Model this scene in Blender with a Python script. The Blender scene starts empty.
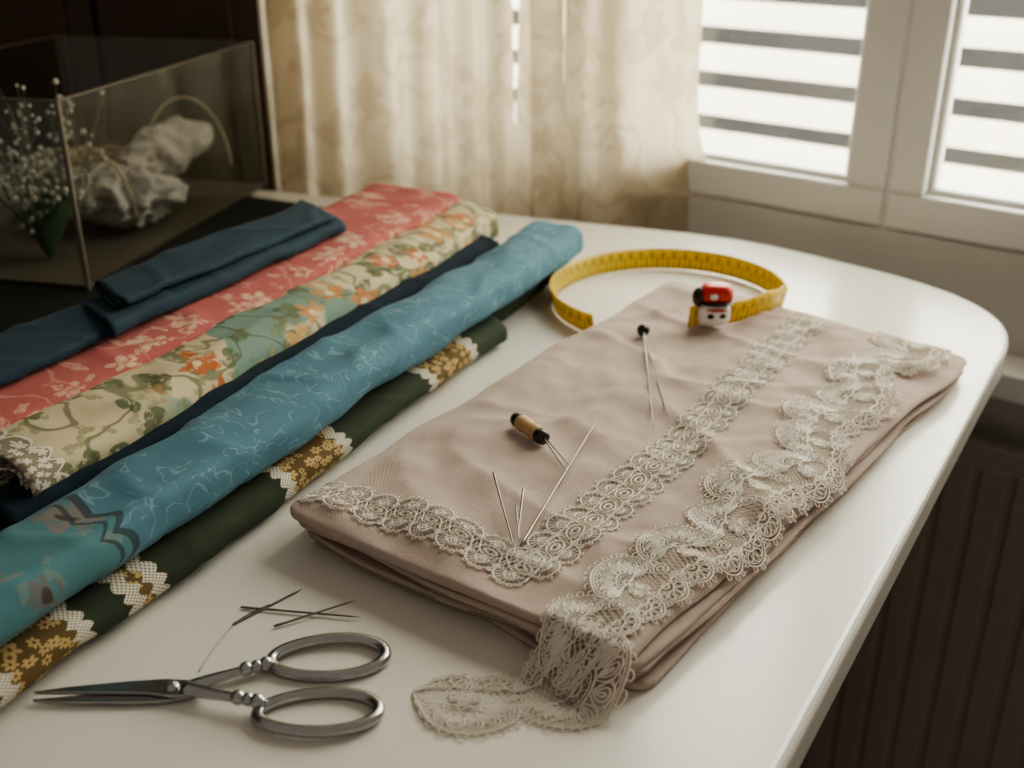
import bpy, math, random
import numpy as np
from mathutils import Vector, noise, Matrix
from mathutils.bvhtree import BVHTree
random.seed(7)
TZ=0.75
# ------------------------------------------------------------------ mesh helpers
class MB:
    def __init__(s): s.v=[];s.f=[];s.m=[];s.uv=[]
    def add(s,vs,fs,mat=0,uv=None):
        o=len(s.v); s.v+= [tuple(map(float,p)) for p in vs]
        for k,fc in enumerate(fs):
            s.f.append(tuple(i+o for i in fc)); s.m.append(mat)
            s.uv.append([uv[i] for i in fc] if uv is not None else [(0,0)]*len(fc))
    def build(s,name,mats,smooth=True,parent=None,loc=None):
        me=bpy.data.meshes.new(name); me.from_pydata(s.v,[],s.f)
        for m in mats: me.materials.append(m)
        me.polygons.foreach_set('material_index',s.m)
        if smooth: me.polygons.foreach_set('use_smooth',[True]*len(s.f))
        ul=me.uv_layers.new(name='UVMap'); flat=[c for fu in s.uv for u in fu for c in u]
        ul.data.foreach_set('uv',flat)
        me.validate(); me.update()
        ob=bpy.data.objects.new(name,me); bpy.context.collection.objects.link(ob)
        if parent: ob.parent=parent
        return ob
def empty(name):
    e=bpy.data.objects.new(name,None); bpy.context.collection.objects.link(e); e.empty_display_size=.05; return e
def obox(mb,o,ux,uy,xr,yr,zr,mat=0):
    o=Vector(o);ux=Vector(ux);uy=Vector(uy);uz=Vector((0,0,1))
    vs=[o+ux*x+uy*y+uz*z for z in zr for y in yr for x in xr]
    fs=[(0,2,3,1),(4,5,7,6),(0,1,5,4),(2,6,7,3),(0,4,6,2),(1,3,7,5)]
    mb.add(vs,fs,mat)
def tube(mb,pts,r,seg=8,closed=False,mat=0,cap=True,flat=1.0):
    pts=[Vector(p) for p in pts]; n=len(pts)
    rs=r if hasattr(r,'__len__') else [r]*n
    vs=[];up=Vector((0,0,1))
    for i,p in enumerate(pts):
        a=pts[(i-1)%n] if (closed or i>0) else p
        b=pts[(i+1)%n] if (closed or i<n-1) else p
        t=(b-a); t=t.normalized() if t.length>1e-9 else Vector((1,0,0))
        sd=t.cross(up)
        if sd.length<.05: sd=t.cross(Vector((0,1,0)))
        sd.normalize(); w=sd.cross(t).normalized()
        for k in range(seg):
            an=2*math.pi*k/seg
            vs.append(p+sd*(math.cos(an)*rs[i])+w*(math.sin(an)*rs[i]*flat))
    fs=[]
    for i in range(n if closed else n-1):
        j=(i+1)%n
        for k in range(seg):
            l=(k+1)%seg
            fs.append((i*seg+k,i*seg+l,j*seg+l,j*seg+k))
    if cap and not closed:
        fs.append(tuple(range(seg))[::-1]); fs.append(tuple((n-1)*seg+k for k in range(seg)))
    mb.add(vs,fs,mat)
def sphere(mb,c,r,seg=16,rings=10,mat=0,rot=None,fn=None):
    rx,ry,rz=r if hasattr(r,'__len__') else (r,r,r)
    vs=[];c=Vector(c)
    for i in range(rings+1):
        th=math.pi*i/rings
        for k in range(seg):
            ph=2*math.pi*k/seg
            p=Vector((rx*math.sin(th)*math.cos(ph),ry*math.sin(th)*math.sin(ph),rz*math.cos(th)))
            if fn: p=fn(p)
            if rot: p=rot@p
            vs.append(c+p)
    fs=[(i*seg+k,(i+1)*seg+k,(i+1)*seg+(k+1)%seg,i*seg+(k+1)%seg) for i in range(rings) for k in range(seg)]
    mb.add(vs,fs,mat)
def catmull(pts,n):
    P=[np.array(p,float) for p in pts]; P=[2*P[0]-P[1]]+P+[2*P[-1]-P[-2]]
    out=[]
    for i in range(1,len(P)-2):
        for t in np.linspace(0,1,20,endpoint=False):
            a,b,c,d=P[i-1],P[i],P[i+1],P[i+2]
            out.append(.5*((2*b)+(-a+c)*t+(2*a-5*b+4*c-d)*t*t+(-a+3*b-3*c+d)*t**3))
    out.append(P[-2]); out=np.array(out)
    L=np.concatenate([[0],np.cumsum(np.linalg.norm(np.diff(out,axis=0),axis=1))])
    s=np.linspace(0,L[-1],n)
    return np.stack([np.interp(s,L,out[:,k]) for k in range(out.shape[1])],1),L[-1]
# ------------------------------------------------------------------ shader helpers
class NT:
    def __init__(s,name):
        s.mat=bpy.data.materials.new(name); s.mat.use_nodes=True
        s.t=s.mat.node_tree; s.t.nodes.clear()
        s.out=s.t.nodes.new('ShaderNodeOutputMaterial')
    def n(s,ty,**kw):
        nd=s.t.nodes.new(ty)
        for k,v in kw.items(): setattr(nd,k,v)
        return nd
    def put(s,sock,v):
        if isinstance(v,bpy.types.NodeSocket): s.t.links.new(v,sock)
        elif v is not None:
            if hasattr(v,'__len__') and sock.type=='RGBA' and len(v)==3: v=(*v,1)
            sock.default_value=v
    def m(s,op,a,b=None,c=None,clamp=False):
        nd=s.n('ShaderNodeMath',operation=op,use_clamp=clamp)
        s.put(nd.inputs[0],a)
        if b is not None: s.put(nd.inputs[1],b)
        if c is not None: s.put(nd.inputs[2],c)
        return nd.outputs[0]
    def vm(s,op,a,b=None):
        nd=s.n('ShaderNodeVectorMath',operation=op); s.put(nd.inputs[0],a)
        if b is not None: s.put(nd.inputs[1],b)
        return nd.outputs['Value'] if op in('LENGTH','DISTANCE') else nd.outputs[0]
    def warp(s,uv,scale,amt):
        c=s.vm('SCALE',s.noise(uv,scale,1.,col=True)); c.node.inputs['Scale'].default_value=amt
        return s.vm('ADD',uv,c)
    def mix(s,f,a,b):
        nd=s.n('ShaderNodeMix',data_type='RGBA'); s.put(nd.inputs[0],f); s.put(nd.inputs[6],a); s.put(nd.inputs[7],b); return nd.outputs[2]
    def uv(s): return s.n('ShaderNodeTexCoord').outputs['UV']
    def obj(s): return s.n('ShaderNodeTexCoord').outputs['Object']
    def sep(s,v):
        nd=s.n('ShaderNodeSeparateXYZ'); s.put(nd.inputs[0],v); return nd.outputs
    def comb(s,x,y,z=0.):
        nd=s.n('ShaderNodeCombineXYZ'); s.put(nd.inputs[0],x);s.put(nd.inputs[1],y);s.put(nd.inputs[2],z); return nd.outputs[0]
    def noise(s,v,scale,detail=2.,rough=.5,col=False,dist=0.):
        nd=s.n('ShaderNodeTexNoise'); s.put(nd.inputs['Vector'],v); nd.inputs['Scale'].default_value=scale
        nd.inputs['Detail'].default_value=detail; nd.inputs['Roughness'].default_value=rough; nd.inputs['Distortion'].default_value=dist
        return nd.outputs[1] if col else nd.outputs[0]
    def step(s,v,lo,hi):
        nd=s.n('ShaderNodeMapRange',interpolation_type='SMOOTHSTEP'); s.put(nd.inputs[0],v)
        s.put(nd.inputs[1],lo); s.put(nd.inputs[2],hi); return nd.outputs[0]
    def flowers(s,uv,cell,R=.36,k=5,seed=0.,density=.5):
        c=s.vm('SCALE',uv); c.node.inputs['Scale'].default_value=1/cell
        c=s.vm('ADD',c,(seed,seed*1.7,0))
        v=s.n('ShaderNodeTexVoronoi',voronoi_dimensions='2D'); s.put(v.inputs['Vector'],c); v.inputs['Scale'].default_value=1; v.inputs['Randomness'].default_value=.8
        d=s.vm('SUBTRACT',c,v.outputs['Position']); x,y,_=s.sep(d)
        r=s.vm('LENGTH',s.comb(x,y)); th=s.m('ARCTAN2',y,x)
        cs=s.n('ShaderNodeSeparateColor'); s.put(cs.inputs[0],v.outputs['Color'])
        rnd=cs.outputs[0]
        pt=s.m('ABSOLUTE',s.m('COSINE',s.m('ADD',s.m('MULTIPLY',th,k/2),s.m('MULTIPLY',rnd,6.))))
        rad=s.m('MULTIPLY',s.m('MULTIPLY',s.m('ADD',s.m('MULTIPLY',pt,.55),.45),R),s.m('ADD',s.m('MULTIPLY',cs.outputs[2],.5),.65))
        e=s.m('SUBTRACT',rad,r)
        on=s.m('LESS_THAN',cs.outputs[1],density)
        mask=s.m('MULTIPLY',s.step(e,0.,.05),on)
        cen=s.m('MULTIPLY',s.step(r,R*.26,R*.16),on)
        return mask,cen,rnd,r
    def vines(s,uv,scale,w=.02,detail=1.):
        nz=s.noise(uv,scale,detail)
        return s.step(s.m('ABSOLUTE',s.m('SUBTRACT',nz,.5)),w,w*.4)
    def bump(s,h,strength=.3,dist=.001):
        nd=s.n('ShaderNodeBump'); nd.inputs['Strength'].default_value=strength; nd.inputs['Distance'].default_value=dist
        s.put(nd.inputs['Height'],h); return nd.outputs[0]
    def weave(s,uv,pitch=.0009):
        x,y,_=s.sep(uv); k=2*math.pi/pitch
        return s.m('MULTIPLY',s.m('SINE',s.m('MULTIPLY',x,k)),s.m('SINE',s.m('MULTIPLY',y,k)))
    def bsdf(s,col,rough=.6,metal=0.,normal=None,sheen=0.,coat=0.,spec=.5,trans=0.,alpha=None):
        b=s.n('ShaderNodeBsdfPrincipled'); s.put(b.inputs['Base Color'],col); s.put(b.inputs['Roughness'],rough)
        b.inputs['Metallic'].default_value=metal
        b.inputs['Sheen Weight'].default_value=sheen; b.inputs['Coat Weight'].default_value=coat; b.inputs['Coat Roughness'].default_value=.15
        b.inputs['Specular IOR Level'].default_value=spec
        if normal is not None: s.put(b.inputs['Normal'],normal)
        if alpha is not None: s.put(b.inputs['Alpha'],alpha)
        sh=b.outputs[0]
        if trans>0:
            t=s.n('ShaderNodeBsdfTranslucent'); s.put(t.inputs[0],col)
            mx=s.n('ShaderNodeMixShader'); mx.inputs[0].default_value=trans
            s.t.links.new(sh,mx.inputs[1]); s.t.links.new(t.outputs[0],mx.inputs[2]); sh=mx.outputs[0]
        s.t.links.new(sh,s.out.inputs[0]); return s.mat
def simple(name,col,rough=.6,metal=0.,var=.12,nscale=30.,**kw):
    n=NT(name); nz=n.noise(n.obj(),nscale,3.)
    c=n.mix(nz,tuple(x*(1-var) for x in col),tuple(min(1,x*(1+var)) for x in col))
    return n.bsdf(c,rough,metal,**kw)
# ------------------------------------------------------------------ materials
def m_table():
    n=NT('white_lacquer'); nz=n.noise(n.obj(),9.,4.)
    c=n.mix(nz,(.68,.65,.585),(.74,.71,.645))
    r=n.m('ADD',n.m('MULTIPLY',n.noise(n.obj(),25.,3.),.12),.25)
    return n.bsdf(c,r,spec=.5,coat=.35)
def m_linen():
    n=NT('mauve_cotton'); uv=n.uv(); nz=n.noise(uv,40.,4.)
    c=n.mix(nz,(.455,.36,.308),(.545,.44,.382))
    h=n.m('ADD',n.m('MULTIPLY',n.weave(uv,.0011),.18),n.m('MULTIPLY',n.noise(uv,45.,5.,.6),1.5))
    return n.bsdf(c,.92,normal=n.bump(h,.65,.0016),sheen=.03,spec=.08)
def m_red():
    n=NT('coral_floral_cotton'); uv=n.uv()
    w=n.warp(uv,45.,.014)
    base=n.mix(n.noise(uv,60.,3.),(.36,.10,.09),(.44,.14,.125))
    v=n.vines(w,24.,.014); f,c,r,_=n.flowers(w,.028,.48,5,1.3,.50); f2,c2,_,_=n.flowers(w,.013,.44,2,4.1,.32)
    brk=n.step(n.noise(uv,190.,3.,.7),.38,.52)
    col=n.mix(n.m('MULTIPLY',v,.4),base,(.58,.34,.26)); col=n.mix(n.m('MULTIPLY',n.m('MULTIPLY',f2,.6),brk),col,(.60,.42,.30))
    col=n.mix(n.m('MULTIPLY',n.m('MULTIPLY',f,.68),brk),col,n.mix(r,(.62,.50,.35),(.58,.36,.28))); col=n.mix(n.m('MULTIPLY',c,.7),col,(.42,.17,.11))
    return n.bsdf(col,.88,normal=n.bump(n.noise(uv,90.,3.),.3,.001),sheen=.03,spec=.12)
def lacepat(n,x,y,p=.003,lo=(.20,.18,.13)):
    lx=n.m('MULTIPLY',n.m('SINE',n.m('MULTIPLY',x,2*math.pi/p)),n.m('SINE',n.m('MULTIPLY',y,2*math.pi/p)))
    return n.mix(n.step(lx,.1,.4),(.62,.57,.47),lo)
def m_cream():
    n=NT('botanical_print_cotton'); uv=n.uv(); x,y,_=n.sep(uv)
    w=n.warp(uv,40.,.012)
    base=n.mix(n.noise(uv,50.,3.),(.46,.39,.25),(.57,.50,.34))
    tealm=n.m('MULTIPLY',n.m('MULTIPLY',n.step(n.noise(uv,16.,2.),.45,.50),n.step(x,.22,.27)),n.step(x,.48,.42))
    base=n.mix(n.m('MULTIPLY',tealm,.8),base,(.10,.22,.20))
    brk=n.step(n.noise(uv,140.,3.,.7),.36,.5)
    v=n.vines(w,26.,.024); l1,_,r1,_=n.flowers(w,.024,.52,2,2.3,.78); l2,_,_,_=n.flowers(w,.013,.48,3,7.9,.6)
    f,c,r,_=n.flowers(w,.030,.54,6,5.2,.62)
    col=n.mix(n.m('MULTIPLY',v,.7),base,(.10,.11,.06)); col=n.mix(n.m('MULTIPLY',n.m('MULTIPLY',l2,.6),brk),col,(.20,.20,.10)); col=n.mix(n.m('MULTIPLY',n.m('MULTIPLY',l1,.85),brk),col,n.mix(r1,(.06,.09,.05),(.17,.17,.09)))
    on=n.step(x,.22,.28)
    fm=n.m('MULTIPLY',n.m('MULTIPLY',f,on),brk)
    col=n.mix(n.m('MULTIPLY',fm,.85),col,n.mix(r,(.46,.12,.04),(.55,.32,.13))); col=n.mix(n.m('MULTIPLY',c,on),col,(.62,.5,.3))
    edge=n.m('ADD',n.m('MULTIPLY',n.m('ABSOLUTE',n.m('SINE',n.m('MULTIPLY',y,math.pi/.012))),.006),.170)
    wl=n.warp(uv,200.,.002); xl,yl,_=n.sep(wl)
    lf,lc,_,_=n.flowers(wl,.006,.5,6,3.1,1.0)
    lc_=n.mix(lf,(.24,.21,.15),(.64,.58,.48)); rim=n.step(n.m('ABSOLUTE',n.m('SUBTRACT',x,n.m('SUBTRACT',edge,.0012))),.0012,.0007)
    lc_=n.mix(rim,lc_,(.66,.60,.50))
    col=n.mix(n.m('LESS_THAN',x,edge),col,lc_)
    return n.bsdf(col,.88,normal=n.bump(n.noise(uv,90.,3.),.3,.001),sheen=.03,spec=.12)
def m_blue():
    n=NT('blue_print_cotton'); uv=n.uv(); x,y,_=n.sep(uv)
    w=n.warp(uv,70.,.012)
    base=n.mix(n.noise(uv,40.,3.),(.062,.150,.205),(.09,.195,.255))
    v=n.vines(w,62.,.016); v2=n.vines(n.vm('ADD',w,(3,5,0)),48.,.013)
    brk=n.step(n.noise(uv,110.,2.),.40,.53)
    col=n.mix(n.m('MULTIPLY',n.m('MULTIPLY',n.m('MAXIMUM',v,v2),.42),brk),base,(.28,.40,.43))
    edge=n.m('ADD',n.m('MULTIPLY',n.m('ABSOLUTE',n.m('SINE',n.m('MULTIPLY',y,math.pi/.022))),.008),.150)
    inside=n.m('LESS_THAN',x,edge)
    f,c,r,_=n.flowers(w,.028,.46,6,9.4,.45)
    l,_,_,_=n.flowers(w,.013,.42,2,3.4,.35)
    bk=n.step(n.noise(uv,170.,3.,.7),.36,.5)
    t=n.mix(n.noise(uv,40.,3.),(.065,.165,.185),(.09,.21,.23)); t=n.mix(n.m('MULTIPLY',l,.5),t,(.2,.24,.2)); t=n.mix(n.m('MULTIPLY',n.m('MULTIPLY',f,.7),bk),t,n.mix(r,(.12,.09,.08),(.23,.17,.14))); t=n.mix(c,t,(.07,.055,.05))
    col=n.mix(inside,col,t)
    band=n.step(n.m('ABSOLUTE',n.m('SUBTRACT',x,edge)),.003,.002)
    band2=n.step(n.m('ABSOLUTE',n.m('SUBTRACT',n.m('ADD',x,.009),edge)),.0018,.001)
    col=n.mix(n.m('MULTIPLY',n.m('MAXIMUM',band,band2),.8),col,(.03,.045,.055))
    return n.bsdf(col,.75,normal=n.bump(n.noise(uv,90.,3.),.3,.001),sheen=.05,spec=.2)
GB=[(.25+.2,.031),(.0915+.2,.030),(-.046+.2,.010),(-.105+.2,.024)]
def m_green():
    n=NT('dark_green_cotton_with_lace_bands'); uv=n.uv(); x,y,_=n.sep(uv)
    base=n.mix(n.noise(uv,60.,3.),(.030,.040,.024),(.044,.056,.034))
    sc=n.m('MULTIPLY',n.m('ABSOLUTE',n.m('SINE',n.m('MULTIPLY',y,math.pi/.009))),.004)
    col=base
    w=n.warp(uv,90.,.004)
    f,c,r,rr=n.flowers(w,.008,.5,6,2.2,.9)
    lp=lacepat(n,x,y,.0026)
    for cx,hw in GB:
        d=n.m('ABSOLUTE',n.m('SUBTRACT',x,cx)); ds=n.m('SUBTRACT',d,sc)
        inn=n.step(ds,hw,hw-.001)
        gold=n.mix(n.m('MULTIPLY',f,.9),(.13,.085,.035),(.50,.35,.16)); gold=n.mix(c,gold,(.13,.08,.03))
        col=n.mix(inn,col,gold)
        rim=n.m('MULTIPLY',inn,n.step(ds,hw-.010,hw-.009))
        col=n.mix(rim,col,lp)
    return n.bsdf(col,.85,normal=n.bump(n.noise(uv,90.,3.),.3,.001),sheen=.03,spec=.15)
def m_tape():
    n=NT('yellow_measuring_tape'); uv=n.uv(); x,y,_=n.sep(uv)
    fr=lambda p: n.m('FRACT',n.m('DIVIDE',x,p))
    t1=n.m('MULTIPLY',n.m('LESS_THAN',fr(.005),.16),n.m('LESS_THAN',y,.34))
    t2=n.m('MULTIPLY',n.m('LESS_THAN',fr(.01),.12),n.m('LESS_THAN',y,.62))
    nb=n.m('MULTIPLY',n.m('MULTIPLY',n.m('GREATER_THAN',fr(.01),.36),n.m('LESS_THAN',fr(.01),.72)),n.m('MULTIPLY',n.m('GREATER_THAN',y,.45),n.m('LESS_THAN',y,.82)))
    nb=n.m('MULTIPLY',nb,n.m('GREATER_THAN',n.noise(uv,500.,1.),.47))
    mk=n.m('MAXIMUM',n.m('MAXIMUM',t1,t2),nb)
    col=n.mix(n.m('MULTIPLY',mk,.75),n.mix(n.noise(uv,30.),(.76,.55,.06),(.84,.62,.09)),(.10,.075,.02))
    return n.bsdf(col,.4,spec=.5,trans=.3)
def m_glass(name,tint=(.9,.95,.95),gl=.08):
    n=NT(name); t=n.n('ShaderNodeBsdfTransparent'); n.put(t.inputs[0],tint)
    g=n.n('ShaderNodeBsdfGlossy'); g.inputs['Roughness'].default_value=.05
    nz=n.m('ADD',n.m('MULTIPLY',n.noise(n.obj(),14.,3.),gl),gl*.4)
    mx=n.n('ShaderNodeMixShader'); n.put(mx.inputs[0],nz)
    n.t.links.new(t.outputs[0],mx.inputs[1]); n.t.links.new(g.outputs[0],mx.inputs[2]); n.t.links.new(mx.outputs[0],n.out.inputs[0]); return n.mat
def m_wood(name,a,b,rough=.5):
    n=NT(name); o=n.obj(); x,y,z=n.sep(o)
    c=n.comb(n.m('MULTIPLY',x,1.),n.m('MULTIPLY',y,14.),n.m('MULTIPLY',z,14.))
    return n.bsdf(n.mix(n.noise(c,4.,5.,.6,dist=.6),a,b),rough)
def m_curtain():
    n=NT('cream_linen_curtain'); uv=n.uv()
    w=n.warp(uv,18.,.03)
    f,c,r,_=n.flowers(w,.055,.48,5,1.9,.75); v=n.vines(w,11.,.03)
    base=n.mix(n.noise(uv,24.,4.),(.60,.52,.40),(.70,.62,.49))
    col=n.mix(n.m('MULTIPLY',n.m('MAXIMUM',f,v),.5),base,(.45,.37,.26))
    return n.bsdf(col,.9,trans=.5,spec=.1)
M=dict(table=m_table(),linen=m_linen(),red=m_red(),cream=m_cream(),blue=m_blue(),green=m_green(),tape=m_tape(),curtain=m_curtain(),
 navy=simple('navy_cotton',(.012,.022,.032),.9,sheen=.03,spec=.15),
 teal=simple('petrol_cotton',(.018,.040,.060),.75,sheen=.05,spec=.2,nscale=12.),
 dkgreen=simple('forest_cotton',(.026,.032,.020),.9,spec=.15),
 lace=simple('ivory_lace_thread',(.90,.835,.75),.8,trans=.3,spec=.2,var=.03),
 wall=simple('painted_plaster',(.64,.61,.56),.8,nscale=6.),
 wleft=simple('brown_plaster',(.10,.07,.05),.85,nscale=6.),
 frame=simple('white_window_paint',(.80,.78,.74),.4,nscale=5.,var=.04),
 steel=simple('polished_steel',(.42,.42,.42),.25,1.,nscale=80.,var=.15),
 needle=simple('needle_steel',(.22,.20,.18),.35,1.),
 black=simple('black_bead',(.02,.014,.012),.25),
 wood=m_wood('turned_wood',(.38,.22,.10),(.60,.42,.22)),
 cabinet=m_wood('dark_walnut',(.045,.030,.019),(.10,.066,.042),.5),
 floor=m_wood('dark_floorboards',(.03,.02,.014),(.07,.045,.03),.45),
 legs=simple('table_leg_paint',(.25,.22,.2),.5),
 dark_sheet=simple('table_darkening_sheet',(.022,.024,.020),.95,spec=.1),  # near-black for the sheet added to darken the tabletop
 glass=m_glass('window_glass'),acry=m_glass('acrylic_panel',(.93,.95,.94),.045),
 acryedge=simple('acrylic_edge',(.14,.115,.09),.3),
 tulle=simple('white_tulle',(.56,.51,.47),.8,trans=.3,nscale=60.),
 wicker=simple('wicker',(.42,.34,.22),.7),
 leaf=simple('leaf_green',(.08,.13,.07),.6),stem=simple('dried_stem',(.12,.13,.08),.7),
 bloom=simple('gypsophila_bloom',(.50,.47,.40),.8),
 red2=simple('red_enamel',(.55,.03,.02),.3),white=simple('white_enamel',(.8,.78,.74),.3),
 radiator=simple('radiator_paint',(.30,.255,.215),.65),
 slat=simple('shutter_paint',(.88,.82,.74),.6,trans=.38),
)
# ------------------------------------------------------------------ room
W0=Vector((.45,.946,0)); w=Vector((.788,-.616,0)); nn=Vector((.616,.788,0))
mb=MB(); A0,A1=-2.2,1.1; OA,OB=-.80,.30; ZB,ZT=.765,1.75
obox(mb,W0,w,nn,(A0,A1),(0,.14),(0,ZB)); obox(mb,W0,w,nn,(A0,A1),(0,.14),(ZT,2.3))
obox(mb,W0,w,nn,(A0,OA),(0,.14),(ZB,ZT)); obox(mb,W0,w,nn,(OB,A1),(0,.14),(ZB,ZT))
mb.build('wall_back',[M['wall']],False)
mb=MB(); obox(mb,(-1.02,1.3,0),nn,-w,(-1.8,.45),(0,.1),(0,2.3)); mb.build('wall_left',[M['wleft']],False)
mb=MB(); obox(mb,W0,w,nn,(-2.2,1.1),(-2.6,1.6),(-.05,0)); mb.build('floor',[M['floor']],False)
mb=MB(); obox(mb,W0,w,nn,(-1.05,A1),(-.015,-.0005),(0,.09)); mb.build('baseboard_back',[M['frame']],False)
win=empty('window_1')
def sash(name,a0,a1,g0,g1,b0=.001,b1=.04):
    m=MB(); z0,z1=ZB+.0025,ZT-.002; gz0,gz1=ZB+.038,ZT-.04
    for (x0,x1,q0,q1) in [(a0,a1,z0,gz0),(a0,a1,gz1,z1),(a0,g0,gz0,gz1),(g1,a1,gz0,gz1)]:
        obox(m,W0,w,nn,(x0,x1),(b0,b1),(q0,q1))
    for (x0,x1,q0,q1) in [(g0,g1,gz0,gz0+.006),(g0,g1,gz1-.006,gz1),(g0,g0+.006,gz0+.006,gz1-.006),(g1-.006,g1,gz0+.006,gz1-.006)]:
        obox(m,W0,w,nn,(x0,x1),(b0+.012,b1-.012),(q0,q1))
    o=m.build(name,[M['frame']],False,win); bv=o.modifiers.new('b','BEVEL'); bv.width=.003; bv.segments=2
    m=MB(); obox(m,W0,w,nn,(g0,g1),(b0+.018,b0+.021),(gz0,gz1)); m.build(name+'_glass',[M['glass']],False,win)
sash('sash_a',OA+.002,-.465,-.765,-.50); sash('sash_b',-.462,-.1245,-.43,-.164); sash('sash_c',-.1215,OB-.002,-.088,.262)
# exterior louvred shutter: thin curved translucent slats between posts
m=MB(); z=.62
while z<1.95:
    o=W0+nn*.30+Vector((0,0,z)); vs=[]
    for a in(-1.3,.85):
        for k in range(6):
            f=k/5; vs.append(o+w*a+nn*(.028*f)+Vector((0,0,.030*f+.003*math.sin(math.pi*f))))
    m.add(vs,[(k,k+1,k+7,k+6) for k in range(5)])
    z+=.056
for a in(-1.32,-.72,.82): obox(m,W0,w,nn,(a,a+.03),(.295,.335),(.0,1.98))
m.build('louvred_shutter',[M['slat']],False)
m=MB(); a=-.35
obox(m,W0,w,nn,(-.36,.82),(-.055,-.035),(.12,.60))
while a<.8:
    obox(m,W0,w,nn,(a,a+.024),(-.058,-.054),(.14,.58)); a+=.031
obox(m,W0,w,nn,(-.34,-.31),(-.055,-.035),(0,.14)); obox(m,W0,w,nn,(.74,.77),(-.055,-.035),(0,.14))
for a in (-.2,.6): obox(m,W0,w,nn,(a,a+.02),(-.04,-.001),(.3,.33))
o=m.build('radiator',[M['radiator']],False); bv=o.modifiers.new('b','BEVEL'); bv.width=.0018; bv.segments=2
m=MB(); obox(m,W0,w,nn,(-.9,1.0),(-.05,-.0005),(.645,.672)); o=m.build('trim_1',[M['frame']],False); bv=o.modifiers.new('b','BEVEL'); bv.width=.003; bv.segments=2
# ------------------------------------------------------------------ table
tb=empty('white_table')
arc,_=catmull([(.178,1.064),(.240,1.030),(.296,.981),(.345,.932),(.380,.880),(.392,.826),(.380,.778),(.347,.723)],40)
out=[(-.02,.125)]+[(-.95,.695),(-.75,1.404)]+[tuple(p) for p in arc]
m=MB(); n=len(out)
m.v=[(x,y,TZ-.026) for x,y in out]+[(x,y,TZ) for x,y in out]
def _f(f): m.f.append(f); m.m.append(0); m.uv.append([(0,0)]*len(f))
_f(tuple(range(n))); _f(tuple(range(2*n-1,n-1,-1)))
for i in range(n):
    j=(i+1)%n; _f((i,n+i,n+j,j))
top=m.build('table_top',[M['table']],False,tb)
bv=top.modifiers.new('b','BEVEL'); bv.width=.005; bv.segments=4; bv.limit_method='ANGLE'; bv.angle_limit=math.radians(50)
m=MB()
for (x,y) in [(.26,.86),(.02,.27),(-.86,.74),(-.70,1.27)]:
    tube(m,[(x,y,0),(x,y,.4),(x,y,TZ-.027)],[.014,.02,.026],16)
m.build('table_legs',[M['legs']],True,tb)
# ------------------------------------------------------------------ curtain
m=MB(); ce=Vector((-.944,.331,0)); c0=Vector((.205,1.086,0))+ce*.036; cn=Vector((.331,.944,0)); NU,NZ=440,60; LEN=.505
vs=[];uvs=[]
ctr=[.050,.105,.170,.218,.262,.318,.372,.43,.485]; wds=[.030,.016,.010,.012,.020,.015,.018,.016,.018]; hts=[.008,.020,.024,.022,.034,.028,.038,.030,.034]
for j in range(NZ+1):
    z=.40+1.5*j/NZ
    for i in range(NU+1):
        s=LEN*i/NU
        off=0
        for q,(cc,ww,hh) in enumerate(zip(ctr,wds,hts)):
            c_=cc+.006*math.sin(z*2.6+q*1.9); w_=ww*(1+.25*math.sin(z*3.1+q))
            off-=hh*math.exp(-((s-c_)/w_)**2)
        off+=.018+.004*noise.noise(Vector((s*22,z*5,2)))+.0015*noise.noise(Vector((s*90,z*14,5)))
        fl=-.030*math.exp(-((z-.74)/.07)**2)*max(0,1-s/.12)
        p=c0+ce*(s+fl)+cn*(.042+off); vs.append((p.x,p.y,z)); uvs.append((s*1.5,z))
fs=[]
for j in range(NZ):
    z=.40+1.5*j/NZ
    for i in range(NU):
        s=LEN*i/NU
        if z>.80 and any(abs(s-(g+.002*math.sin(z*4)))<min(.0044,(z-.80)*.03) for g in (.141,.199)): continue
        fs.append((j*(NU+1)+i,j*(NU+1)+i+1,(j+1)*(NU+1)+i+1,(j+1)*(NU+1)+i))
m.add(vs,fs,0,uvs); cu=m.build('linen_curtain',[M['curtain']])
# ------------------------------------------------------------------ cabinet
m=MB(); co=Vector((-.252,1.229,0))
obox(m,co,ce,cn,(.055,.52),(.085,.19),(0,1.75))
for (x0,x1) in [(.065,.29),(.30,.51)]:
    obox(m,co,ce,cn,(x0,x1),(.073,.085),(.10,1.72)); obox(m,co,ce,cn,(x0+.035,x1-.035),(.068,.073),(.15,1.66))
o=m.build('wooden_cabinet',[M['cabinet']],False); bv=o.modifiers.new('b','BEVEL'); bv.width=.003; bv.segments=2
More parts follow.
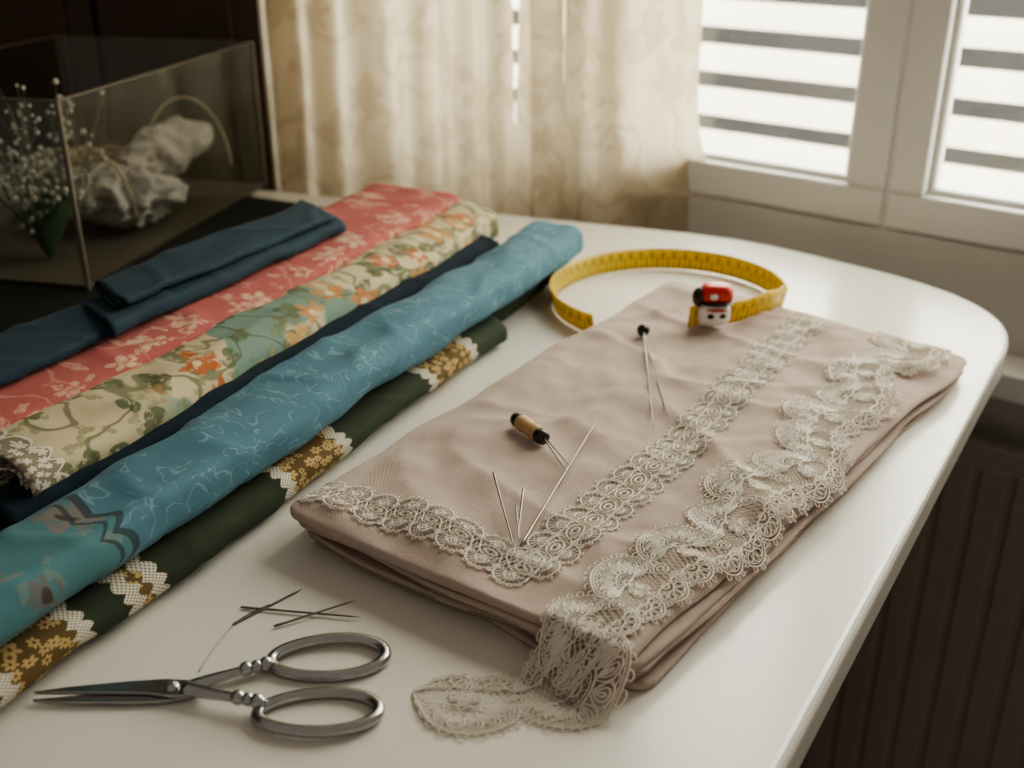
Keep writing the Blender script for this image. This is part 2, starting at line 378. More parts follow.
# ------------------------------------------------------------------ fabric rolls
P0=Vector((-.1616,.48,0)); RD=Vector((.454,.891,0)); RN=Vector((-.891,.454,0))
def roll(name,mat,t0,t1,n0,z0,a,b,turns=3,seed=0.,ang=0.,inner=.35,sup=.8,wob=.0017,phi0=-2.0,skew=.0,taper=0.,parent=None,shift=0.,open_=.05):
    m=MB(); NT_=int((t1-t0)/.004); S=int(44*turns); vs=[];uvs=[]
    per=math.pi*(a+b)
    for i in range(NT_+1):
        t=t0+(t1-t0)*i/NT_
        for k in range(S+1):
            f=k/S; ph=phi0-f*turns*2*math.pi
            rho=1-(1-inner)*f
            c,s_=math.cos(ph),math.sin(ph)
            x=a*(1-(1-rho)*.5 if b<.012 else rho)*math.copysign(abs(c)**sup,c); z=b*rho*math.copysign(abs(s_)**sup,s_)
            q=Vector((x*60+seed,z*60,t*9))
            wv=noise.noise(q)*wob*1.6+noise.noise(Vector((x*40,z*40+seed,t*28)))*wob
            cre=max(0,1-abs(noise.noise(Vector((x*25+t*8,t*16+seed,seed))))*7)*.0016
            sag=noise.noise(Vector((t*7+seed,3,seed)))*.004
            e=min(i,NT_-i)*.004; fl=1+open_*math.exp(-e/.012)+taper*(t-t0)
            tt=t+ (.010*noise.noise(Vector((f*turns*2,seed,1))) )*math.exp(-e/.02)+skew*x
            nx=n0+x*fl+sag+wv+ang*(t-t0)+shift*max(0,(t-t0)/(t1-t0)-.5); zz=z0+z*fl+wv*(.6 if b<.012 else 1)+cre
            p=P0+RD*tt+RN*nx; vs.append((p.x,p.y,TZ+max(zz,.0012))); uvs.append((t+.2,f*turns*per+seed))
    fs=[(i*(S+1)+k,i*(S+1)+k+1,(i+1)*(S+1)+k+1,(i+1)*(S+1)+k) for i in range(NT_) for k in range(S)]
    m.add(vs,fs,0,uvs); o=m.build(name,[mat],parent=parent)
    sm=o.modifiers.new('s','SOLIDIFY'); sm.thickness=.0009; sm.offset=0
    return o
roll('green_fabric_roll',M['green'],-.30,.328,.018,.0110,.028,.0100,2.2,1.3,inner=.5)
roll('forest_fabric_roll',M['dkgreen'],.345,.470,.036,.0110,.024,.0100,2.2,5.7,inner=.5)
roll('blue_fabric_roll',M['blue'],-.32,.485,.024,.0370,.0285,.0150,3,2.1,inner=.4,sup=.72)
roll('navy_folded_fabric',M['navy'],-.06,.43,.066,.0390,.0175,.0110,2,9.2,inner=.4,sup=.6)
roll('navy_folded_fabric',M['navy'],-.25,.44,.086,.0125,.034,.0105,2,3.2,inner=.3,sup=.6)
roll('botanical_fabric_roll',M['cream'],-.045,.462,.082,.0500,.028,.0145,3,4.4,inner=.35,sup=.7,ang=.018)
roll('navy_folded_fabric',M['navy'],-.16,.40,.173,.0180,.046,.0165,3,6.2,inner=.3,sup=.6)
ce_=empty('coral_folded_fabric')
roll('lower_fold',M['red'],-.030,.455,.147,.0440,.038,.0080,2,3.7,inner=.25,sup=.55,parent=ce_,taper=.5,shift=.02,wob=.001,ang=.012)
roll('upper_fold',M['red'],-.038,.470,.138,.0595,.039,.0078,2,5.1,inner=.25,sup=.55,parent=ce_,taper=.70,shift=.03,wob=.001,ang=.017)
te_=empty('petrol_folded_fabric')
roll('near_fold',M['teal'],-.20,.17,.160,.0740,.030,.0055,2,8.1,inner=.25,sup=.6,taper=-.3,parent=te_)
roll('far_fold',M['teal'],.09,.335,.152,.0755,.024,.0060,2,2.9,inner=.25,sup=.6,skew=.5,parent=te_)
roll('far_fold_top',M['teal'],.11,.325,.154,.0855,.022,.0035,2,2.4,inner=.25,sup=.6,skew=.6,parent=te_)
m=MB();rv=[];N1,N2=70,30  # added dark sheet: makes the white table read dark under and around the box
for j in range(N2+1):
    for i in range(N1+1):
        t=-.35+.93*i/N1; nq=.185+.33*j/N2
        p=P0+RD*t+RN*nq; ww=.0015*abs(noise.noise(Vector((t*12,nq*12,3)))) if nq<.20 else .0003
        rv.append((p.x,p.y,TZ+.001+ww))
m.add(rv,[(j*(N1+1)+i,j*(N1+1)+i+1,(j+1)*(N1+1)+i+1,(j+1)*(N1+1)+i) for j in range(N2) for i in range(N1)])
o=m.build('table_darkening_sheet',[M['dark_sheet']]); sm=o.modifiers.new('s','SOLIDIFY'); sm.thickness=.0010; sm.offset=0
# ------------------------------------------------------------------ folded fabric stack
FA,FB,FC,FD=[np.array(p) for p in [(-.122,.494),(.050,.371),(.324,.716),(.133,.888)]]
def layer(mb,z0,th,dA,dB,dC,dD,seed,top=False,wr=.0004):
    A=FA+dA;B=FB+dB;C=FC+dC;D=FD+dD
    Lx=np.linalg.norm(B-A);Ly=np.linalg.norm(D-A)
    def par(L,st):
        e=[0,.0002,.0006,.0012,.002,.003,.0045]; k=int((L-.012)/st)
        return e+list(np.linspace(.006,L-.006,k))+[L-x for x in e[::-1]]
    xs=par(Lx,.0025);ys=par(Ly,.0025);nx,ny=len(xs),len(ys); R=.010; r=th/2
    def pos(x,y):
        cx=max(0,(R-x)/R,(x-(Lx-R))/R); cy=max(0,(R-y)/R,(y-(Ly-R))/R)
        if cx>0 and cy>0:
            c2=cx*math.sqrt(1-cy*cy/2);d2=cy*math.sqrt(1-cx*cx/2)
            x=R-c2*R if x<R else Lx-R+c2*R; y=R-d2*R if y<R else Ly-R+d2*R
        u,v=x/Lx,y/Ly
        p=A*(1-u)*(1-v)+B*u*(1-v)+C*u*v+D*(1-u)*v
        q=Vector((p[0]*14,p[1]*14,seed)); k=.0060
        p=p+np.array([noise.noise(q),noise.noise(q+Vector((9,4,0)))])*k
        return p
    tv=[];bvs=[];uv=[]
    for y in ys:
        sc_=1-.42*y/Ly
        for x in xs:
            p=pos(x,y); e=min(x,Lx-x,y,Ly-y)
            h=r*math.sqrt(max(0,1-(1-min(e/r,1))**2))
            zc=z0+r
            ed=math.exp(-e/.02)
            wv=noise.noise(Vector((p[0]*22,p[1]*22,seed*3)))*.0018*ed
            zt=zc+h; dd=0
            if top:
                a=noise.noise(Vector((p[0]*16,p[1]*11,seed)))*.0040+noise.noise(Vector((p[0]*38+3,p[1]*30,seed)))*.0026+noise.noise(Vector((p[0]*75+3,p[1]*60,seed)))*.0009
                cr=max(0,1-abs(noise.noise(Vector(((p[0]*.8+p[1]*.5)*14,(p[0]*.5-p[1]*.8)*6,4.2))))*5)**1.5*.0028
                cr2=max(0,1-abs(noise.noise(Vector(((p[0]*.3-p[1]*.9)*13,(p[0]*.9+p[1]*.3)*6,8.2))))*6)**1.5*.0024
                dd=(a+cr+cr2+.0016)*min(1,e/.014)
            else: dd=wr*noise.noise(Vector((p[0]*20,p[1]*20,seed)))
            tv.append((p[0],p[1],TZ+(zt+wv)*sc_+dd)); bvs.append((p[0],p[1],TZ+max(.0006,(zc-h+wv)*sc_))); uv.append((x,y+seed))
    N=nx*ny
    fs=[];
    for j in range(ny-1):
        for i in range(nx-1):
            a=j*nx+i; fs.append((a,a+1,a+nx+1,a+nx)); fs.append((N+a+nx,N+a+nx+1,N+a+1,N+a))
    rim=[i for i in range(nx)]+[j*nx+nx-1 for j in range(1,ny)]+[(ny-1)*nx+i for i in range(nx-2,-1,-1)]+[j*nx for j in range(ny-2,0,-1)]
    for a,b in zip(rim,rim[1:]+rim[:1]): fs.append((a,N+a,N+b,b))
    mb.add(tv+bvs,fs,0,uv+uv)
m=MB(); V=lambda x,y:np.array([x,y])
layer(m,.0005,.0042,V(.016,.002),V(.007,.004),V(-.004,-.004),V(-.002,-.012),1.1)
layer(m,.0046,.0040,V(.010,.000),V(.003,.002),V(-.006,-.001),V(-.001,-.010),2.7)
layer(m,.0086,.0040,V(.014,.003),V(.005,.001),V(-.002,-.006),V(-.002,-.006),3.9)
layer(m,.0126,.0040,V(.009,.000),V(.001,.001),V(-.006,-.003),V(-.002,-.006),6.9)
layer(m,.0166,.0056,V(0,0),V(0,0),V(0,0),V(0,0),5.3,True)
fab=m.build('folded_fabric',[M['linen']])
bvh=BVHTree.FromPolygons([Vector(v) for v in m.v],m.f)
GX0,GY0,GS=-.16,.32,.0015; GN,GMY=int(.56/GS),int(.62/GS)
H=np.zeros((GMY,GN))
for j in range(GMY):
    for i in range(GN):
        h=bvh.ray_cast(Vector((GX0+i*GS,GY0+j*GS,TZ+.1)),Vector((0,0,-1)))
        if h[0] is not None: H[j,i]=h[0].z-TZ
HR=H.copy()
for it in range(16):
    for dx,dy in [(1,0),(-1,0),(0,1),(0,-1),(1,1),(-1,1),(1,-1),(-1,-1)]:
        Sft=np.roll(np.roll(H,dx,1),dy,0)-1.1*GS*math.hypot(dx,dy); H=np.maximum(H,Sft)
def hgt(x,y,G=None):
    G=H if G is None else G
    fx=np.clip((np.asarray(x)-GX0)/GS,0,GN-2);fy=np.clip((np.asarray(y)-GY0)/GS,0,GMY-2)
    i=fx.astype(int);j=fy.astype(int);u=fx-i;v=fy-j
    return G[j,i]*(1-u)*(1-v)+G[j,i+1]*u*(1-v)+G[j+1,i]*(1-u)*v+G[j+1,i+1]*u*v
# ------------------------------------------------------------------ lace
def arcp(cx,cy,r,a0,a1,n,ry=None):
    t=np.linspace(math.radians(a0),math.radians(a1),n); ry=ry or r
    return np.stack([cx+r*np.cos(t),cy+ry*np.sin(t)],1)
def tear(cx,cy,ang,r0,r1,wd,n=16):
    t=np.linspace(0,2*math.pi,n); rr=r0+(r1-r0)*(1-np.cos(t))/2; of=wd*np.sin(t)*np.sqrt(np.maximum(0,(1-np.cos(t))/2))*1.3
    a=math.radians(ang); c,s=math.cos(a),math.sin(a)
    return np.stack([cx+rr*c-of*s,cy+rr*s+of*c],1)
def zig(cx,cy,ra,rb,a0,a1,n):
    t=np.radians(np.linspace(a0,a1,n)); r=np.where(np.arange(n)%2==0,ra,rb)
    return np.stack([cx+r*np.cos(t),cy+r*np.sin(t)],1)
def motif1():
    P=.0175;L=[]
    for s in (1,-1):
        f=lambda a:(a if s>0 else -a)
        cx,cy=P/2,s*.0070
        for r,t in [(.0084,.0006),(.0036,.0006)]: L.append((arcp(cx,cy,r,f(-15),f(195),18),t))
        L.append((zig(cx,cy,.0038,.0082,f(-10),f(190),21),.0003))
        for a in range(0,181,30): 
            A=math.radians(f(a)); L.append((arcp(cx+.0094*math.cos(A),cy+.0094*math.sin(A),.0011,0,360,7),.0004))
        L.append((np.array([[0,s*.0052],[P/4,s*.0060],[P/2,s*.0052],[3*P/4,s*.0060],[P,s*.0052]]),.0005))
        L.append((tear(P/2,s*.0045,f(90),0,.0056,.0022),.0006))
        L.append((tear(P/2,s*.0045,f(90),.001,.0042,.0008),.0006))
    L.append((arcp(P/2,0,.0062,0,360,20,.0040),.0006)); L.append((arcp(P/2,0,.0030,0,360,14,.0018),.0007))
    L.append((arcp(0,0,.0020,0,360,12,.0044),.0005))
    for x in np.arange(0,P,.0026): L.append((np.array([[x,-.0058],[x+.0045,.0058]]),.0002)); L.append((np.array([[x,.0058],[x+.0045,-.0058]]),.0002))
    return P,L
def motif2():
    P=.040;L=[]
    cx,cy=P/2,.0065
    for r,t in [(.0200,.0006),(.0183,.0004),(.0068,.0006),(.0052,.0004)]: L.append((arcp(cx,cy,r,-12,192,38),t))
    for k in range(9):
        a=-4+k*23.5
        L.append((tear(cx,cy,a,.0070,.0172,.0026),.0006)); L.append((tear(cx,cy,a,.0084,.0156,.0014),.0006)); L.append((tear(cx,cy,a,.0094,.0140,.0004,9),.0006))
        a2=a+11.7; L.append((arcp(cx+.0158*math.cos(math.radians(a2)),cy+.0158*math.sin(math.radians(a2)),.0014,0,360,9),.0004))
    L.append((zig(cx,cy,.0020,.0050,-10,190,21),.0004)); L.append((arcp(cx,cy,.0020,0,360,10),.0005))
    L.append((zig(cx,cy,.0184,.0199,-12,192,61),.0003))
    for k in range(14):
        A=math.radians(-8+k*15.1); L.append((arcp(cx+.0214*math.cos(A),cy+.0214*math.sin(A),.0017,0,360,9),.0004))
    for q in (P/4,3*P/4):
        for r,t in [(.0108,.0006),(.0094,.0004),(.0040,.0006)]: L.append((arcp(q,-.0120,r,15,-195,22),t))
        for k in range(7): L.append((tear(q,-.0120,5-k*31,.0044,.0090,.0015),.0005))
        L.append((arcp(q,-.0120,.0018,0,360,9),.0006))
        for k in range(9):
            A=math.radians(8-k*25); L.append((arcp(q+.0119*math.cos(A),-.0120+.0119*math.sin(A),.0013,0,360,7),.0004))
    for s in(-.0115,.0058): 
        x=np.linspace(0,P,13); L.append((np.stack([x,s+.0006*np.sin(x*2*math.pi/P*4)],1),.0006))
    for k in range(6): L.append((tear(P/2,-.002,k*60+30,.0008,.0060,.0020),.0006)); L.append((tear(P/2,-.002,k*60+30,.0015,.0046,.0007),.0006))
    L.append((arcp(0,-.002,.0036,0,360,14),.0005)); L.append((arcp(0,-.002,.0018,0,360,10),.0005))
    for x in np.arange(0,P,.0026): L.append((np.array([[x,-.0110],[x+.009,.0090]]),.0002)); L.append((np.array([[x,.0090],[x+.009,-.0110]]),.0002))
    return P,L
def ribbon(mb,path,motif,wf=lambda f:1.,ruf=.001,flip=1,lift=.0008,seed=0.,G=None,endround=0.):
    P,L=motif; pts,Lt=catmull(path,600); nm=max(1,round(Lt/P)); k=Lt/(nm*P)
    T=np.gradient(pts,axis=0); T/=np.linalg.norm(T,axis=1)[:,None]
    ker=np.ones(61)/61
    T=np.stack([np.convolve(np.pad(T[:,i],30,mode='edge'),ker,'valid') for i in(0,1)],1); T/=np.linalg.norm(T,axis=1)[:,None]
    Nn=np.stack([-T[:,1],T[:,0]],1)*flip; ss=np.linspace(0,Lt,600)
    for i in range(nm):
        for pl,r in L:
            if len(pl)==2: pl=np.linspace(pl[0],pl[1],6)
            s=(pl[:,0]+i*P)*k; s=np.clip(s,0,Lt); wv=pl[:,1]
            f=s/Lt; wv=wv*np.array([wf(q) for q in f])
            if endround>0: 
                q=np.clip((s-(Lt-endround))/endround,0,1); wv=wv*np.sqrt(np.maximum(.02,1-q**2.5))
            cx=np.interp(s,ss,pts[:,0]);cy=np.interp(s,ss,pts[:,1]);nx=np.interp(s,ss,Nn[:,0]);ny=np.interp(s,ss,Nn[:,1])
            X=cx+nx*wv;Y=cy+ny*wv
            jit=np.array([noise.noise(Vector((a*35+seed,b*35,seed))) for a,b in zip(X,Y)])
            jit2=np.array([noise.noise(Vector((a*35,b*35+seed,7))) for a,b in zip(X,Y)])
            X=X+jit*.0026;Y=Y+jit2*.0026
            Z=hgt(X,Y,G)+lift+ruf*(.6+jit+.6*np.sin(s*70+wv*60))*np.minimum(1,np.abs(wv)/.012)
            Z=np.maximum(Z,hgt(X,Y,HR)+.0005)
            tube(mb,[(a,b,TZ+c) for a,b,c in zip(X,Y,Z)],r,4,False,0,False,.8)
m=MB()
ribbon(m,[(-.108,.513),(-.058,.483),(-.021,.458),(.010,.434)],motif1(),wf=lambda f:.86,ruf=.0003,G=HR)
ribbon(m,[(.004,.436),(.024,.461),(.052,.502),(.083,.546),(.114,.596),(.149,.655),(.202,.743),(.230,.785)],motif1(),wf=lambda f:.92,ruf=.0003,G=HR)
m.build('lace_trim',[M['lace']])
m=MB()
ribbon(m,[(.294,.744),(.276,.704),(.240,.684),(.222,.634),(.184,.592),(.170,.546),(.130,.512),(.106,.466),(.072,.440),(.048,.410),(.030,.392),(.016,.380)],motif2(),wf=lambda f:(.96+.12*math.sin(f*23))*(1-.36*max(0,(f-.80)/.20)),ruf=.0020,flip=-1,lift=.0008,seed=3.)
# flat scalloped doily end resting on the table
ribbon(m,[(.044,.390),(.026,.377),(.004,.3705),(-.018,.3710),(-.043,.377)],motif2(),wf=lambda f:.80,ruf=.0005,flip=1,lift=.0010,seed=5.,endround=.03)
m.build('scalloped_lace_ribbon',[M['lace']])
# ------------------------------------------------------------------ scissors
def extr(mb,poly,z0,z1,fr,mat=0):
    n=len(poly); vs=[fr(x,y,z0) for x,y in poly]+[fr(x,y,z1) for x,y in poly]
    mb.add(vs,[tuple(range(n))[::-1],tuple(range(n,2*n))]+[(i,(i+1)%n,n+(i+1)%n,n+i) for i in range(n)],mat)
sc=empty('scissors'); pv=Vector((-.146,.3755)); ax=Vector((.997,.075)); ay=Vector((-.075,.997))
def mk(sgn,rot,z0,name,ring):
    cr,sr=math.cos(rot),math.sin(rot)
    def fr(x,y,z):
        y*=sgn; x,y=x*cr-y*sr,x*sr+y*cr
        p=pv+ax*x+ay*y; return (p.x,p.y,TZ+z)
    m=MB(); extr(m,[(-.0585,-.0002),(-.045,-.0026),(-.02,-.0052),(-.004,-.0060),(.006,-.0048),(.013,.0),(.016,.004),(.010,.0056),(0,.0052),(-.01,.0028),(-.03,.0016),(-.0585,.0004)],z0,z0+.0016,fr)
    o=m.build('blade_'+name,[M['steel']],False,sc); b=o.modifiers.new('b','BEVEL'); b.width=.0005; b.segments=2
    m=MB(); zc=z0+.0016
    rx,ry,rcx,rcy=ring
    pts=[(.006,.001),(.016,.0052),(.026,.0085),(.036,.0115),(.0415,.0135)]
    pp,_=catmull(pts,24); rad=np.interp(np.linspace(0,1,24),[0,.5,1],[.0038,.0026,.0023])
    tube(m,[fr(x,y,zc+.0004+.0015*i/24) for i,(x,y) in enumerate(pp)],list(rad),12,flat=.7)
    for q,rr in((.030,.0034),(.0345,.0030),(.0385,.0034)):
        y=np.interp(q,[p[0] for p in pts],[p[1] for p in pts]); sphere(m,fr(q,y,zc+.0016),rr,14,9)
    ringp=[]
    for k in range(56):
        t=2*math.pi*k/56; c,s=math.cos(t),math.sin(t)
        ringp.append(fr(rcx+rx*c,rcy+ry*s*(1+.10*c),.0028+.0006*math.sin(t)))
    tube(m,ringp,.0027,14,True,flat=.95)
    m.build('handle_'+name,[M['steel']],True,sc)
mk(1,.02,.0012,'a',(.0255,.0125,.0655,.0165)); mk(-1,-.03,.0031,'b',(.0255,.0125,.0640,.0160))
m=MB(); sphere(m,(pv.x,pv.y,TZ+.0052),(.0032,.0032,.0016)); obox(m,(pv.x,pv.y,TZ+.0064),(.8,.6,0),(-.6,.8,0),(-.0022,.0022),(-.0004,.0004),(0,.0006)); m.build('pivot_screw',[M['steel']],True,sc)
# ------------------------------------------------------------------ needles and pins
def needle(mb,a,b,r=.0006,eye=True):
    a=Vector(a);b=Vector(b);d=(b-a)
    tube(mb,[a,a+d*.04,a+d*.12,a+d*.9,b],[r*.7,r*1.25,r,r*.75,r*.1],8)
def onf(x,y,dz=.0009): return (x,y,TZ+float(hgt(x,y,HR))+dz)
m=MB()
for a,b,q in [((-.132,.4245),(-.104,.4535),0),((-.131,.438),(-.071,.429),.001),((-.112,.4225),(-.076,.441),.002)]:
    needle(m,(a[0],a[1],TZ+.0007+q*.3),(b[0],b[1],TZ+.0007+q))
m.build('sewing_needles',[M['needle']])
m=MB(); pts,_=catmull([(-.139,.391),(-.136,.408),(-.130,.428),(-.118,.441)],24)
tube(m,[(x,y,TZ+.0005) for x,y in pts],.00028,6); m.build('thread_strand',[M['needle']])
m=MB()
needle(m,onf(.004,.454,.003),onf(.054,.600,.006)); needle(m,onf(-.010,.512,.007),onf(.001,.452,.003)); needle(m,onf(.006,.500,.005),onf(.003,.464,.003)); needle(m,onf(.002,.483,.006),onf(.0035,.458,.003),.0004)
m.build('sewing_needles',[M['needle']])
def pinh(name,h,tips,r):
    e=empty(name); m=MB(); hp=Vector(onf(*h,dz=r+.0008)); sphere(m,hp,r,18,12); m.build('bead_head',[M['black']],True,e)
    m=MB()
    for t in tips: needle(m,hp,onf(*t,.004),.0006)
    m.build('shafts',[M['needle']],True,e)
pinh('bead_head_pin',(.096,.748),[(.0845,.586),(.0955,.601)],.0048)
e=empty('wooden_spool_pin'); a=Vector((.002,.588,0));b=Vector((.0185,.562,0)); z0=max(float(hgt(.002,.588,HR)),float(hgt(.0185,.562,HR)),float(hgt(.010,.575,HR)))+TZ
cz=z0+.0056
def seg_t(lst,mat,nm):
    m=MB(); tube(m,[Vector((*a.lerp(b,t).xy,cz)) for t,_ in lst],[r for _,r in lst],20); m.build(nm,[mat],True,e)
seg_t([(-.02,.0024),(.0,.0040),(.10,.0046),(.14,.0044),(.15,.0038)],M['black'],'cap_near')
seg_t([(.145,.0038),(.20,.0048),(.35,.0050),(.5,.0045),(.65,.0050),(.78,.0048),(.81,.0040)],M['wood'],'spool_body')
seg_t([(.81,.0038),(.82,.0045),(.9,.0046),(1.0,.0040),(1.02,.0024)],M['black'],'cap_far')
m=MB(); needle(m,(b.x,b.y,cz),onf(.030,.527,.002),.0005); needle(m,(b.x+.002,b.y,cz-.001),onf(.033,.531,.002),.0005); m.build('shaft',[M['needle']],True,e)
# ------------------------------------------------------------------ measuring tape
tp=empty('measuring_tape'); cx,cy,R=.128,.856,.0945
m=MB(); N=220; vs=[];uvs=[]; TH0,TH1=math.radians(-88),math.radians(227); TW=.0180
def tapeP(th,f):
    rr=R*(1+.02*math.sin(2*th+.5)); return cx+rr*math.cos(th),cy+rr*math.sin(th)
bz=[]
for i in range(N+1):
    th=TH0+(TH1-TH0)*i/N; x,y=tapeP(th,i/N); bz.append(float(hgt(x,y,HR)) if GX0<x<GX0+.555 and GY0<y<GY0+.615 else 0.)
raw=np.array(bz); bz=np.convolve(np.pad(raw,12,mode='edge'),np.ones(25)/25,'valid')
for i in range(N+1):
    th=TH0+(TH1-TH0)*i/N; x,y=tapeP(th,i/N)
    zb=(max(bz[i],raw[i]) if i<N*.8 else bz[i])+.0008
    for k in range(5):
        q=k/4; lean=.0035*(q-.5)
        vs.append((x+lean*math.cos(th),y+lean*math.sin(th),TZ+zb+TW*q)); uvs.append((R*(th-TH0),q))
fs=[(i*5+k,(i+1)*5+k,(i+1)*5+k+1,i*5+k+1) for i in range(N) for k in range(4)]
m.add(vs,fs,0,uvs); o=m.build('tape_band',[M['tape']],True,tp); sm=o.modifiers.new('s','SOLIDIFY'); sm.thickness=.0006
m=MB(); k0=Vector((.150,.760,TZ+float(hgt(.150,.760,HR))+.001)); tx=Vector((.97,.10,0)).normalized(); ty=Vector((-.10,.97,0)).normalized()
def K(x,y,z): return k0+tx*x+ty*y+Vector((0,0,z))
def boxy(p):
    f=lambda v,r:math.copysign(abs(v/r)**.6*r,v) if r else v
    return Vector((f(p.x,.0125),f(p.y,.0085),f(p.z,.0095)))
sphere(m,K(0,.004,.0098),(.0118,.0080,.0092),24,16,1,fn=boxy)
sphere(m,K(.001,.004,.0250),(.0118,.0085,.0068),24,16,0,fn=boxy)
sphere(m,K(.000,-.0005,.0195),(.0128,.0085,.0018),20,8,2)
sphere(m,K(-.0115,.005,.0225),(.0055,.0065,.0075),14,10,2)
sphere(m,K(-.0045,-.0042,.0100),(.0026,.0010,.0020),10,8,2); sphere(m,K(.0045,-.0042,.0100),(.0026,.0010,.0020),10,8,2)
sphere(m,K(0,-.0046,.0145),(.0075,.0008,.0011),12,8,0)
sphere(m,K(.0075,-.0030,.0275),(.0030,.0022,.0026),12,8,0); sphere(m,K(-.003,-.0045,.0250),(.0030,.0014,.0024),12,8,1)
m.build('clasp',[M['red2'],M['white'],M['black']],True,tp)
# ------------------------------------------------------------------ acrylic box with contents
bx=empty('acrylic_display_box'); bo=Vector((-.360,.885,TZ+.0025)); e1=Vector((.221,.975,0)).normalized(); e2=Vector((-.975,.221,0)).normalized(); BL,BW,BH=.362,.24,.158; t=.003
m=MB()
obox(m,bo,e1,e2,(0,BL),(0,t),(0,BH)); obox(m,bo,e1,e2,(0,BL),(BW-t,BW),(0,BH)); obox(m,bo,e1,e2,(0,t),(t,BW-t),(0,BH)); obox(m,bo,e1,e2,(BL-t,BL),(t,BW-t),(0,BH))
m.build('panels',[M['acry']],False,bx)
m=MB()
obox(m,bo,e1,e2,(t,BL-t),(t,BW-t),(0,.003),0)
for (x0,x1,y0,y1) in [(0,BL,0,t),(0,BL,BW-t,BW),(0,t,t,BW-t),(BL-t,BL,t,BW-t)]: obox(m,bo,e1,e2,(x0,x1),(y0,y1),(BH,BH+.0012),0)
for x in (0,BL-t):
    for y in(0,BW-t): obox(m,bo,e1,e2,(x-.0003,x+t+.0003),(y-.0003,y+t+.0003),(0,BH),0)
m.build('edges',[M['acryedge']],False,bx)
def BP(x,y,z): return bo+e1*x+e2*y+Vector((0,0,z))
def crump(sd,amp):
    def f(p):
        q=p*34+Vector((sd,0,0)); r=1-abs(noise.noise(q))*2.2; r2=1-abs(noise.noise(q*2.3))*2; r3=1-abs(noise.noise(q*5))*2
        return p*(1+amp*(r-.5)+amp*.5*(r2-.5)+amp*.2*r3)
    return f
m=MB(); sphere(m,BP(.17,.066,.036),(.052,.046,.026),100,70,fn=crump(1,.32)); sphere(m,BP(.255,.060,.062),(.066,.026,.024),90,60,fn=crump(5,.26),rot=Matrix.Rotation(math.radians(-20),3,'Y')@Matrix.Rotation(math.radians(70),3,'Z')); m.build('tulle_bundle',[M['tulle']],True)
m=MB()
def arch(c,wd,ht,d): return [BP(*c)+ (e1*d[0]+e2*d[1])*(wd*math.cos(a))+Vector((0,0,ht*math.sin(a))) for a in np.linspace(0,math.pi,28)]
tube(m,arch((.30,.06,.030),.045,.078,(.6,-.8)),.0013,8); tube(m,arch((.10,.05,.025),.036,.070,(.6,-.8)),.0013,8)
for k in range(9):
    zz=.006+k*.0045; rr=.05+.002*k
    tube(m,[BP(.27+rr*.9*math.cos(a),.165+rr*.95*math.sin(a),zz+.0012*math.sin(a*14+k*math.pi)) for a in np.linspace(0,2*math.pi,90,endpoint=False)],.0026,6,True)
m.build('wicker_basket',[M['wicker']])
m=MB(); random.seed(11)
root=BP(.06,.075,.004)
for s in range(17):
    tip=BP(random.uniform(.02,.11),random.uniform(.03,.12),random.uniform(.08,.15))
    mid=root.lerp(tip,.5)+Vector((random.uniform(-.01,.01),random.uniform(-.01,.01),.015))
    pts,_=catmull([tuple(root),tuple(mid),tuple(tip)],14); tube(m,pts,.0007,5,mat=0)
    for j in range(15):
        c=Vector(pts[random.randint(6,13)])+Vector([max(-.018,min(.018,random.gauss(0,.009))) for _ in range(3)])
        tube(m,[pts[9],c],.0003,4,mat=0); sphere(m,c,random.uniform(.0013,.0028),7,5,mat=1)
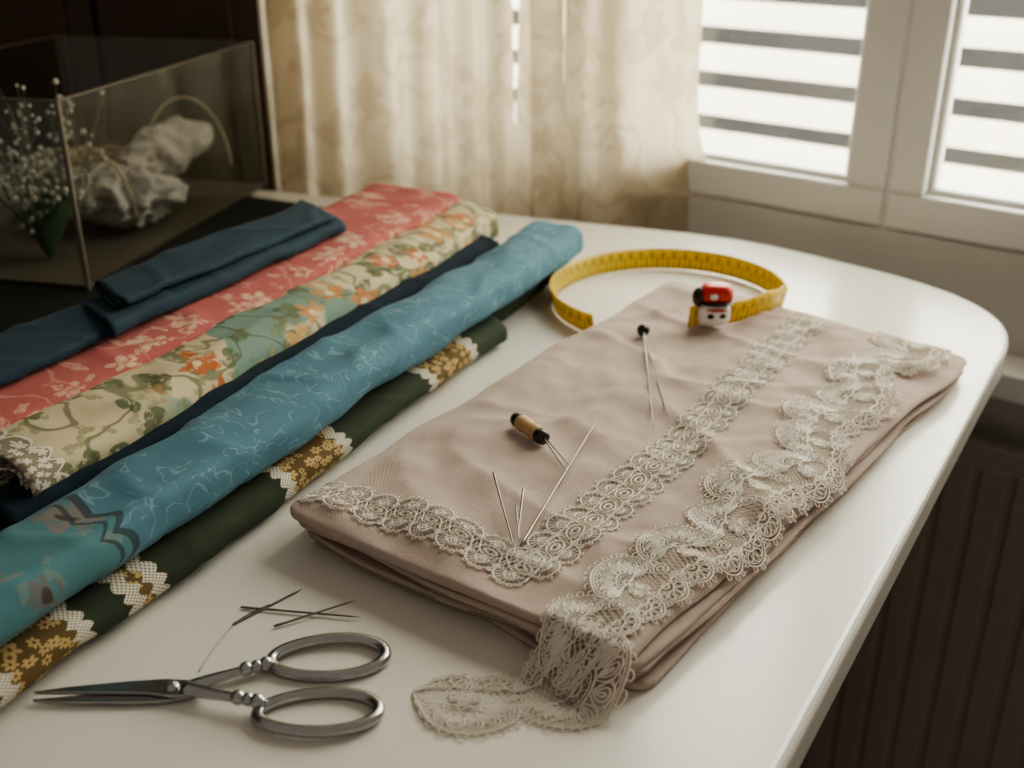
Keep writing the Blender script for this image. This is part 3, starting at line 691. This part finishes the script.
for s in range(11):
    an=random.uniform(0,6.28); L=random.uniform(.05,.09); vs=[];nq=10
    d=Vector((math.cos(an),math.sin(an),0)); sd=Vector((-d.y,d.x,0))
    for i in range(nq+1):
        f=i/nq; c=root+d*(L*.5*f)+Vector((0,0,L*(1.15*f-.3*f*f))); ww=.009*math.sin(math.pi*min(1,f*.95+.03))
        vs+= [c-sd*ww,c+d*.002,c+sd*ww]
    m.add(vs,[(i*3+k,i*3+k+1,(i+1)*3+k+1,(i+1)*3+k) for i in range(nq) for k in(0,1)],2)
m.build('dried_baby_breath_flowers',[M['stem'],M['bloom'],M['leaf']])
# ------------------------------------------------------------------ lights, world, camera
wd=bpy.data.worlds.new('World'); bpy.context.scene.world=wd; wd.use_nodes=True
bg=wd.node_tree.nodes['Background']; bg.inputs[0].default_value=(1,.87,.73,1); bg.inputs[1].default_value=.30
def area(name,pos,target,sx,sy,power,col):
    l=bpy.data.lights.new(name,'AREA'); l.shape='RECTANGLE'; l.size=sx; l.size_y=sy; l.energy=power; l.color=col
    o=bpy.data.objects.new(name,l); bpy.context.collection.objects.link(o); o.location=pos
    o.rotation_euler=(Vector(target)-Vector(pos)).to_track_quat('-Z','Y').to_euler()
pc=W0+w*(-.15)+nn*.75; area('sky_light',(pc.x,pc.y,1.28),(pc.x-nn.x,pc.y-nn.y,1.16),2.6,2.4,290,(1,.91,.79))
cam=bpy.data.cameras.new('Camera'); co_=bpy.data.objects.new('Camera',cam); bpy.context.collection.objects.link(co_)
co_.location=(0,0,TZ+.32); co_.rotation_euler=(math.radians(90-24.6),0,0)
cam.sensor_width=36; cam.lens=36*1100/1024; cam.clip_start=.01
cam.dof.use_dof=True; cam.dof.focus_distance=.57; cam.dof.aperture_fstop=7
bpy.context.scene.camera=co_
# turn the whole place so the window wall runs along world X
RZ=Matrix.Rotation(math.atan2(.616,.788),4,'Z')
for me in bpy.data.meshes: me.transform(RZ)
bpy.context.view_layer.update()
for ob in bpy.data.objects:
    if ob.type in('CAMERA','LIGHT'): ob.matrix_world=RZ@ob.matrix_world
try:
    bpy.context.scene.view_settings.view_transform='AgX'
    bpy.context.scene.view_settings.look='AgX - Medium High Contrast'
except Exception as ex: print(ex)
